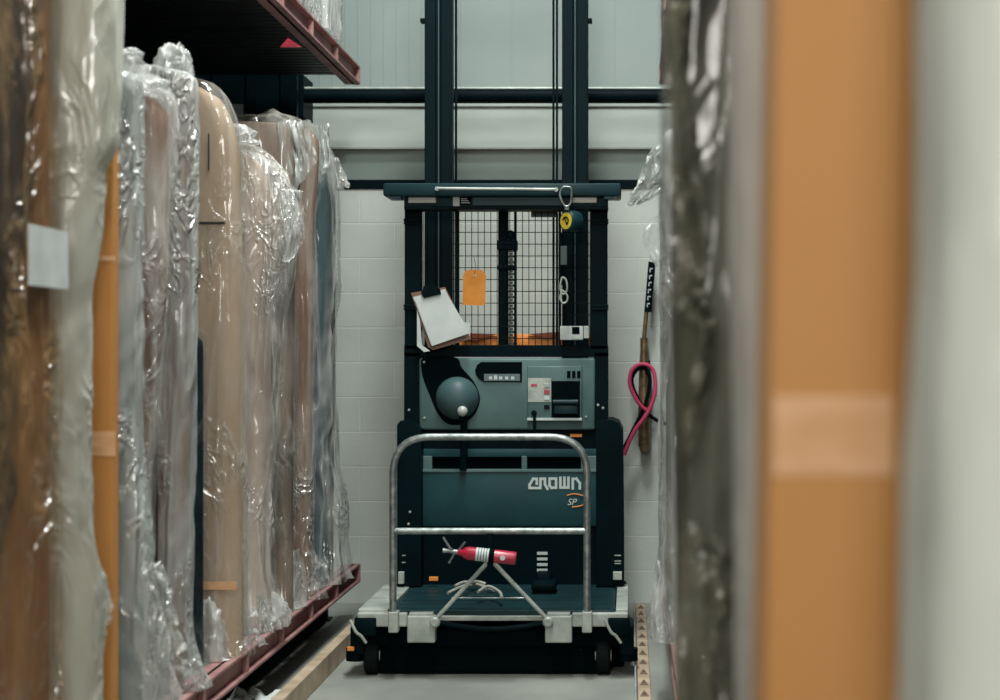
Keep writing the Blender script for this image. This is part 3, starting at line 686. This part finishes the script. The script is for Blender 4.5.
# control pod
b = B(); pbox(b, 527, 366, 582, 421, DC-.05, DC-.01, .006); PD = obj('control_pod', b, M['teal_panel'], UC, 45)
b = B(); pbox(b, 551.5, 381, 580, 418, DC-.054, DC-.049); obj('pod_recess', b, M['pit'], PD)
b = B(); c = P(553, 402, DC-.08); tube(b, [c, P(578, 402, DC-.08)], .016, 12, rs=[.012, .014]); pbox(b, 554, 405, 578, 414, DC-.075, DC-.055, .006); obj('control_handle', b, M['teal'], PD, 40)
b = B(); pbox(b, 528, 378, 551, 402, DC-.0525, DC-.05); obj('pod_plate', b, M['galv'], PD)
for (x, y) in ((534, 385),):
    b = B(); pbox(b, 531, 384, 537, 386.2, DC-.055, DC-.052); obj('red_label', b, M['red'], PD)
for k, y in enumerate((383.5, 390, 396, 405)):
    b = B(); pbox(b, 544, y, 549.5, y+4, DC-.057, DC-.052, .001); obj('rocker_switch', b, [M['galv'], M['red'], M['white2'], M['rubber']][k], PD)
many('indicator_light', [(x, 371, x+3.5, 378, DC-.054, DC-.049, .001) for x in (567, 572, 577)], M['pit'], TR)
b = B(); c = P(534, 413, DC-.05); lathe(b, [(.014, 0), (.014, .012), (.008, .014)], c, (0, -1, 0), 14); pbox(b, 533, 414, 536, 432, DC-.062, DC-.052, .002); obj('ignition_key', b, M['steel_black'], PD, 40)
b = B(); pbox(b, 527, 418, 582, 420.5, DC-.056, DC-.048, .001); obj('pod_lip', b, M['white2'], PD)
b = B(); pbox(b, 570, 434, 582, 437, DC+.012, DC+.02); obj('orange_decal', b, M['orange_p'], TR)
text('frame_lettering', 'lift truck', .016, P(533, 439, DC+.015), M['orange_p'], TR) if 0 else None
b = B(); pbox(b, 533, 437.5, 556, 439, DC+.012, DC+.02); obj('pale_decal', b, M['tape'], TR)
for x, y in ((409, 410), (410, 512), (408.5, 524), (598, 405), (603, 408), (424.5, 418), (586, 417), (424, 362)): 
    b = B(); lathe(b, [(.007, 0), (.006, .004), (.002, .005)], P(x, y, DC-.125 if x < 412 and y > 430 else DC-.022), (0, -1, 0), 8); obj('bolt', b, M['galv'], TR)

# cage posts
for xa, xb2 in ((404.5, 421), (590, 607.5)):
    b = B(); pbox(b, xa, 199, xb2, 350, DC, DC+.06, .006)
    for y in (220, 306):
        xs = (xa-1, xa+15) if xa < 500 else (xb2-15, xb2+1)
        pbox(b, xs[0], y-1.5, xs[1], y+1.5, DC-.012, DC+.01, .002); pbox(b, xs[0], y+2, xs[1], y+4, DC-.012, DC+.01, .002)
    obj('cage_post', b, M['steel_black'], TR)
# mast
DM = 9.25
for xa, xb2, xc in ((424.5, 438.5, 452), (574, 562, 588)):
    b = B(); x0, x1 = (424.5, 452) if xa < 500 else (562, 588)
    zt_ = Z_(-120, DM)
    za = .12
    def vb(p0, p1, d0, d1, bev=.004): box(b, (X_(p0, DM), d0, za), (X_(p1, DM), d1, zt_), bev)
    vb(x0, x0+11, DM, DM+.10); vb(x1-11, x1, DM, DM+.10); vb(x0+3, x1-3, DM+.03, DM+.07)
    ml = obj('mast_column', b, M['mast'], TR)
    b = B(); xm = (x0+x1)/2; box(b, (X_(xm-.6, DM), DM+.012, za+.3), (X_(xm+.6, DM), DM+.03, zt_), .001); obj('mast_strip', b, M['tiller'], ml)
for xa in (456, 557, 553.5):
    b = B(); box(b, (X_(xa-1.1, DM-.04), DM-.05, 1.45), (X_(xa+1.1, DM-.04), DM-.03, Z_(-120, DM)), .002); obj('lift_hose', b, M['steel_black'], TR)
many('mast_lug', [(420, 18, 426, 22, DM, DM+.06, .003), (587, 18, 592, 22, DM, DM+.06, .003)], M['steel_black'], TR)
b = B(); box(b, (X_(426, DM), DM+.02, Z_(-112, DM)), (X_(587, DM), DM+.09, Z_(-95, DM)), .006); box(b, (X_(426, DM), DM+.09, .3), (X_(587, DM), DM+.12, .9), .006); obj('mast_crosshead', b, M['steel_black'], TR)
# overhead beam
DO = 8.85
b = B(); pbox(b, 383, 183, 621, 196, DO, DO+.28, .01); pbox(b, 404, 195, 608, 207, DO+.06, DO+.14, .006); pprism(b, [(383, 190), (401, 190), (401, 199), (392, 199)], DO+.01, DO+.1); pprism(b, [(621, 190), (604, 190), (604, 199), (613, 199)], DO+.01, DO+.1)
OB = obj('overhead_guard', b, M['teal'], TR, 35)
b = B(); pbox(b, 473, 197, 562, 205.5, DO+.052, DO+.062, .002); obj('beam_insert', b, M['cover'], OB)
b = B(); pbox(b, 404, 206, 608, 209.5, DO+.05, DO+.2, .002); obj('lower_flange', b, M['steel_black'], OB)
b = B(); tube(b, [P(437, 188.5, DO-.03), P(556, 189.5, DO-.03)], .008, 10); lathe(b, [(.011, 0), (.011, .03)], P(437, 188.5, DO-.035), (0, 1, 0), 10); lathe(b, [(.011, 0), (.011, .03)], P(556, 189.5, DO-.035), (0, 1, 0), 10); obj('grab_bar', b, M['galv'], OB, 40)
for xa, xb2 in ((408, 436), (571, 597)):
    b = B(); pbox(b, xa, 197, xb2, 203, DO+.045, DO+.058, .004); obj('lamp_lens', b, M['tape'] if 0 else mat('frosted_lens', 'a5a8a0', .3), OB)
b = B(); pbox(b, 453, 196.5, 459.5, 206, DO+.05, DO+.058); obj('white_sticker', b, M['white'], OB)
b = B(); pbox(b, 459.5, 197, 471.5, 204.5, DO+.05, DO+.058); SK = obj('notice_plate', b, M['pit'], OB)
b = B()
for k in range(3): pbox(b, 461, 198.4+k*2, 467+k*1.5, 199.1+k*2, DO+.046, DO+.05)
obj('notice_print', b, M['white2'], SK)
# wire screen
DS = 9.05
b = B()
x = 459.0; 
while x < 560: tube(b, [P(x, 208, DS), P(x, 351, DS)], .0021, 5, caps=False); x += 6.35
y = 220.5
while y < 350: tube(b, [P(452, y, DS), P(598, y, DS)], .0021, 5, caps=False); y += 11.8
for x in (454, 592, 596.5): tube(b, [P(x, 208, DS), P(x, 351, DS)], .002, 5, caps=False)
x = 423; tube(b, [P(x, 208, DS), P(x, 300, DS)], .002, 5, caps=False)
obj('wire_screen', b, M['steel_black'], TR)
b = B(); pbox(b, 454.8, 207, 458.5, 351, DS-.01, DS+.02, .002); pbox(b, 558.5, 207, 561, 351, DS-.01, DS+.02, .002); pbox(b, 452, 349, 598, 353, DS-.02, DS+.03, .003); obj('screen_frame', b, M['steel_black'], TR)
b = B(); pbox(b, 531, 209, 556, 217, DS+.02, DS+.04, .002); obj('capacity_plate', b, mat('grey_plate', '4f5b5a', .5), TR)
# lift cylinder + chain in the middle
b = B(); pbox(b, 498, 208, 508, 350, DS+.03, DS+.10, .01); pbox(b, 497, 240, 517, 250, DS+.02, DS+.1, .005); pbox(b, 497.5, 265, 516, 270, DS+.02, DS+.1, .005); pbox(b, 514, 209, 516.5, 350, DS+.03, DS+.06, .002); obj('lift_cylinder', b, M['steel_black'], TR)
b = B(); y = 232
k = 0
while y < 349:
    pbox(b, 508+(k % 2)*1.2, y, 514-(k % 2)*1.2, y+2.6, DS+.04-(k % 2)*.004, DS+.06, .002); y += 2.9; k += 1
obj('lift_chain', b, mat('oiled_chain', '39443f', .35, .7), TR)
b = B(); lathe(b, [(.015, 0), (.022, .01), (.022, .03), (.01, .035)], P(511, 235, DS+.03), (0, -1, 0), 14); obj('chain_anchor', b, M['steel_black'], TR)
# power unit beyond the mast with an orange top shroud
b = B(); pbox(b, 452, 334, 600, 354, 9.6, 10.15, .02); b2 = obj('rear_shroud', b, M['orange_p'], TR, 40, label='orange rear shroud')
b = B(); pprism(b, [(462, 333), (497, 334), (476, 341), (462, 338)], 9.58, 9.6); pprism(b, [(528, 334), (570, 331), (570, 336), (545, 338)], 9.58, 9.6); obj('shroud_brown_patch', b, mat('brown_patch', '7a3d20', .6), b2)  # flat brown patches on the near face of the orange shroud
b = B(); box(b, (X_(430, 9.6), 9.45, .12), (X_(585, 9.6), 10.2, 1.42), .03); obj('power_unit', b, M['steel_black'], TR, 40)
# equipment on deck
b = B(); pbox(b, 537, 551, 548, 573, 8.85, 8.87, .002)
FP = obj('striped_block', b, M['steel_black'], TR)
b = B()
for k in range(4): pbox(b, 537, 552+k*5.6, 547.5, 554.8+k*5.6, 8.845, 8.85)
obj('white_stripes', b, M['white2'], FP)
b = B(); pbox(b, 536, 573, 551, 592, 8.75, 8.88, .012); pbox(b, 531, 583, 556, 592, 8.62, 8.8, .015); obj('foot_pedal', b, M['steel_black'], TR, 40)
many('latch', [(398, 572, 404, 584, DC-.15, DC-.12, .003), (613, 572, 622, 580, DC-.15, DC-.12, .003)], M['galv'], TR)
many('pale_mark', [(614.5, y, 621, y+1, DC-.125, DC-.119) for y in (555, 560.5, 563)]+[(402, y, 405.5, y+1, DC-.125, DC-.119) for y in (555, 562)], M['galv'], TR)

# tangled pale straps on the deck
random.seed(5)
for k, (pts, lab) in enumerate((
    ([(470, 580), (478, 577), (488, 578), (495, 574)], 'uppermost bent hose end on the truck platform'),
    ([(455, 586), (466, 583), (478, 585), (494, 588)], 'middle curved hose end on the truck platform'),
    ([(448, 593), (462, 589), (475, 582), (486, 581)], 'long crossing hose end nearest the brace on the truck platform'),
    ([(478, 592), (488, 589), (499, 592), (502, 595)], 'short arched hose end on the truck platform'))):
    zd = zt+.012+.014*k
    P3 = []
    for j, (x, y) in enumerate(pts):
        D = F*(EYE-zd)/(y-VY); P3.append(Vector((X_(x, D), min(D, 8.80), zd+.012*sin(j*1.5))))
    b = B(); tube(b, spline(P3, 6), .0075, 8)
    tag(obj('bent_hose', b, M['palehose'], None, 40), lab, 'hose', 'hose ends on the truck platform')

# ------------------------------------------------------------------ things hung on the truck
# fire extinguisher
DE = DG-.055
ax = (P(516, 558.5, DE)-P(462, 552.5, DE)).normalized(); c0 = P(462, 552.5, DE)
ex = thing('fire_extinguisher', 'small red fire extinguisher lying sideways across the guard rail brace', 'fire extinguisher', c0)
Lx = (P(516, 558.5, DE)-c0).length
b = B(); R_ = .0295; lathe(b, [(.012, -.02), (.016, 0), (.024, .010), (R_, .028), (R_, Lx-.01), (R_*.93, Lx)], c0, ax, 24); obj('cylinder', b, M['red'], ex, 40)
b = B(); lathe(b, [(R_+.0008, Lx*.26), (R_+.0008, Lx*.58)], c0, ax, 24, False); obj('label_band', b, M['white'], ex, 40)
b = B()
for k in range(5): lathe(b, [(R_+.0012, Lx*(.30+.05*k)), (R_+.0012, Lx*(.315+.05*k))], c0, ax, 24, False)
obj('label_print', b, M['tiller'], ex, 40)
b = B(); lathe(b, [(R_+.003, Lx*.50), (R_+.003, Lx*.60)], c0, ax, 24, False); obj('mounting_strap', b, M['pit'], ex, 40)
b = B(); lathe(b, [(.004, R_*.2), (.012, R_+.001)], c0+ax*Lx*.76, (0, -1, 0), 14); obj('gauge_label', b, M['white2'], ex, 40)
b = B(); tube(b, [c0-ax*.05, c0-ax*.015], .011, 10); tube(b, [c0-ax*.05, c0-ax*.085], .008, 10, rs=[.008, .012]); obj('valve', b, M['chrome'], ex, 40)
b = B(); tube(b, [c0-ax*.03, P(450, 548, DE-.01), P(443, 537, DE-.01)], .005, 8); tube(b, [c0-ax*.02, P(465, 542, DE-.01)], .005, 8); tube(b, [c0-ax*.03, P(449, 563, DE)], .005, 8); obj('lever', b, M['chrome'], ex, 40)
# clipboard
DK = DC-.09
def quad(bm, pts, D, th, lean=0):
    a = [P(x, y, D) for x, y in pts]; v = [bm.verts.new(p) for p in a]+[bm.verts.new(p+Vector((0, th, 0))) for p in a]; n = len(a)
    bm.faces.new(v[:n]); bm.faces.new(v[n:][::-1])
    for i in range(n): bm.faces.new((v[i], v[n+i], v[n+(i+1) % n], v[(i+1) % n]))
    bmesh.ops.recalc_face_normals(bm, faces=bm.faces)
ck = thing('clipboard', 'tilted clipboard with white forms hanging on the left mast of the truck', 'clipboard', P(440, 350, DK))
b = B(); quad(b, [(411, 293), (445, 287), (471, 339), (433, 350), (428, 347)], DK+.012, .006); obj('board', b, M['kraft_dark'], ck)
b = B(); quad(b, [(413, 297), (445, 289), (466, 335), (431, 345)], DK, .004); quad(b, [(417, 310), (420, 320), (422, 345), (430, 351), (424, 352), (417, 346)], DK+.006, .004); PS = obj('paper_stack', b, M['white'], ck)
b = B(); quad(b, [(415, 300), (446, 292), (470, 333), (432, 346)], DK-.004, .003); obj('top_sheet', b, M['sheet'], ck)
b = B(); quad(b, [(421, 293), (424, 286), (433, 284), (440, 289), (441, 294), (424, 298)], DK-.012, .010); obj('clip', b, M['steel_black'], ck)
b = B(); quad(b, [(459, 322), (470, 323), (470, 340), (464, 340)], DK+.02, .004); tag(obj('card', b, M['white2'], None), 'small white card tucked behind the clipboard corner', 'card')
# orange tag
ot = thing('hang_tag', 'orange card tag hanging on the wire screen of the truck', 'tag', P(475, 306, DS-.012))
b = B()
pts = [(462.5, 305), (463, 275), (466, 270), (482, 270), (486, 275), (485, 304), (483, 305.5)]
quad(b, pts, DS-.012, .003); obj('card', b, M['orange'], ot)
b = B(); lathe(b, [(.009, 0), (.009, .003), (.004, .004)], P(474.5, 275.5, DS-.012), (0, -1, 0), 14); obj('eyelet', b, M['tape'], ot)
b = B(); tube(b, spline([P(474.5, 275, DS-.016), P(475.5, 266, DS-.012), P(474, 257, DS-.008)], 5), .0012, 5); obj('string', b, M['steel_black'], ot)
# lanyard reel with carabiner
ly = thing('safety_reel', 'teal fall-arrest reel with yellow end label hanging from a carabiner', 'reel', P(570, 233, DO))
DLc = DO-.05
b = B(); cr = P(569, 221, DLc+.01); axr = Vector((-.80, -.75, 0)).normalized()
lathe(b, [(.040, -.055), (.050, -.05), (.054, -.02), (.054, .01), (.048, .018)], cr, axr, 28); RB = obj('drum', b, M['teal'], ly, 40)
b = B(); lathe(b, [(.041, .018), (.041, .0205), (.001, .021)], cr, axr, 24); FL = obj('face_label', b, M['yellow'], ly)
b = B(); cc = cr+axr*.022
u = Vector((.75, -.80, 0)).normalized()
tube(b, [cc+u*(.020*cos(a))+Vector((0, 0, .018*sin(a))) for a in [i*pi/10-1.2 for i in range(14)]], .0035, 6); tube(b, [cc-u*.01+Vector((0, 0, .02)), cc+u*.01-Vector((0, 0, .02))], .003, 6); obj('label_mark', b, M['pit'], FL)
b = B(); loop = [(561, 190), (564, 187), (570, 187.5), (571.5, 192), (571, 202), (568, 206), (564, 205), (560, 196)]
tube(b, spline([P(x, y, DLc-.02) for x, y in loop+loop[:1]], 5), .0055, 8); obj('carabiner', b, M['chrome'], ly, 40)
b = B(); lathe(b, [(.012, 0), (.012, .02)], P(567, 210, DLc), (0, 0, 1), 10); obj('swivel', b, M['galv'], ly, 40)
b = B(); tube(b, spline([P(562, 233, DLc), P(562, 255, DLc+.02), P(561, 285, DLc+.04)], 6), .006, 6); obj('strap', b, M['pit'], ly, 40)
b = B(); pbox(b, 560.5, 246, 567, 265, DLc, DLc+.02, .003); obj('shock_pack', b, mat('grey_webbing', '3b4644', .8), ly)
b = B()
for lp in ([(562, 277), (566, 280), (567, 290), (563, 294), (560, 288)], [(562, 290), (567, 295), (567, 301), (563, 303), (560, 298)]):
    tube(b, spline([P(x, y, DLc) for x, y in lp+lp[:1]], 5), .0045, 8)
obj('snap_hook', b, M['galv'], ly, 40)
# device on right
dv = thing('battery_gauge_box', 'small white and grey electronic box on the right mast of the truck', 'device', P(575, 340, DC-.02))
b = B(); pbox(b, 560, 326, 583, 340, DC-.05, DC-.003, .004); CS = obj('casing', b, M['white'], dv, 40)
b = B(); pbox(b, 572, 326.8, 579.5, 334, DC-.053, DC-.049); obj('screen', b, M['pit'], CS)
b = B(); pbox(b, 583.5, 326, 589, 338.5, DC-.045, DC-.003, .003); pbox(b, 571, 336.5, 582, 339, DC-.053, DC-.049); obj('side_module', b, M['galv'], dv)
b = B(); tube(b, spline([P(564, 327, DC-.03), P(566, 320, DC-.02), P(565, 306, DC-.03)], 5), .003, 6); obj('cord', b, M['pit'], dv)

# ------------------------------------------------------------------ cable assembly on the wall
DH = DW-.12
ca = thing('hanging_cable_assembly', 'brass rod with black sleeve and looped pink and black cables on back wall', 'cable', P(645, 450, DH))
b = B(); tube(b, [P(643.5, 345, DH), P(650.5, 265, DH)], .013, 10); obj('rod', b, M['brass'], ca, 40)
b = B(); tube(b, [P(648, 312, DH-.005), P(652, 262, DH-.005)], .022, 12); SL = obj('sleeve', b, M['steel_black'], ca, 40)
b = B()
for k in range(6):
    y = 268+k*7; x = 651.6-.08*(y-262)
    pbox(b, x-1.6, y, x+1.6, y+1.2, DH-.030, DH-.026); pbox(b, x-1.6, y, x-.6, y+4.2, DH-.030, DH-.026)
obj('sleeve_print', b, M['white2'], SL)
b = B(); lathe(b, [(.02, 0), (.034, .04), (.036, .2), (.03, .45), (.022, .6), (.022, .66)], P(644, 452, DH), (.0, 0, 1), 14); obj('handle_body', b, M['brass'], ca, 40)
b = B(); tube(b, spline([P(624, 455, DH-.05), P(634, 432, DH-.06), P(648, 412, DH-.07), P(655, 392, DH-.07), P(653, 370, DH-.06), P(642, 364, DH-.06), P(632, 370, DH-.06), P(630, 385, DH-.06), P(638, 402, DH-.06), P(646, 410, DH-.05)], 8), .012, 10); obj('pink_cable', b, M['pinkc'], ca, 40, label='pink cable')
b = B(); tube(b, spline([P(622, 452, DH-.03), P(633, 430, DH-.04), P(645, 405, DH-.05), P(650, 380, DH-.045), P(645, 368, DH-.04), P(636, 371, DH-.04), P(632, 383, DH-.04), P(641, 404, DH-.03), P(653, 418, DH-.03), P(670, 425, DH-.03)], 8), .011, 10); obj('black_cable', b, M['steel_black'], ca, 40, label='black cable')
b = B(); pbox(b, 640, 360, 650, 366, DH+.0, DW, .004); obj('wall_hook', b, M['steel_black'], ca)
# crumpled sheets of paper below the rack
for k, (x, y, lab) in enumerate(((262, 690, 'crumpled pale paper on the floor under the left rack, nearer one'), (286, 693, 'crumpled pale paper on the floor against the left floor rail'))):
    D = 7.3+.1*k
    b = B(); bmesh.ops.create_grid(b, x_segments=14, y_segments=14, size=.11)
    c = Vector((-1.50-.11*(1-k), D, .03))
    for v in b.verts:
        v.co = c+Vector((v.co.x*.7, v.co.y*.9, .05+.08*nz(v.co.x*9+k, v.co.y*9, 3)+.02*nz(v.co.x*30, v.co.y*30, k)))
    zmin = min(v.co.z for v in b.verts)
    for v in b.verts: v.co.z -= zmin-.001
    so = obj('crumpled_paper', b, M['white'], None, 60); tag(so, lab, 'paper')
    md = so.modifiers.new('s', 'SOLIDIFY'); md.thickness = .002
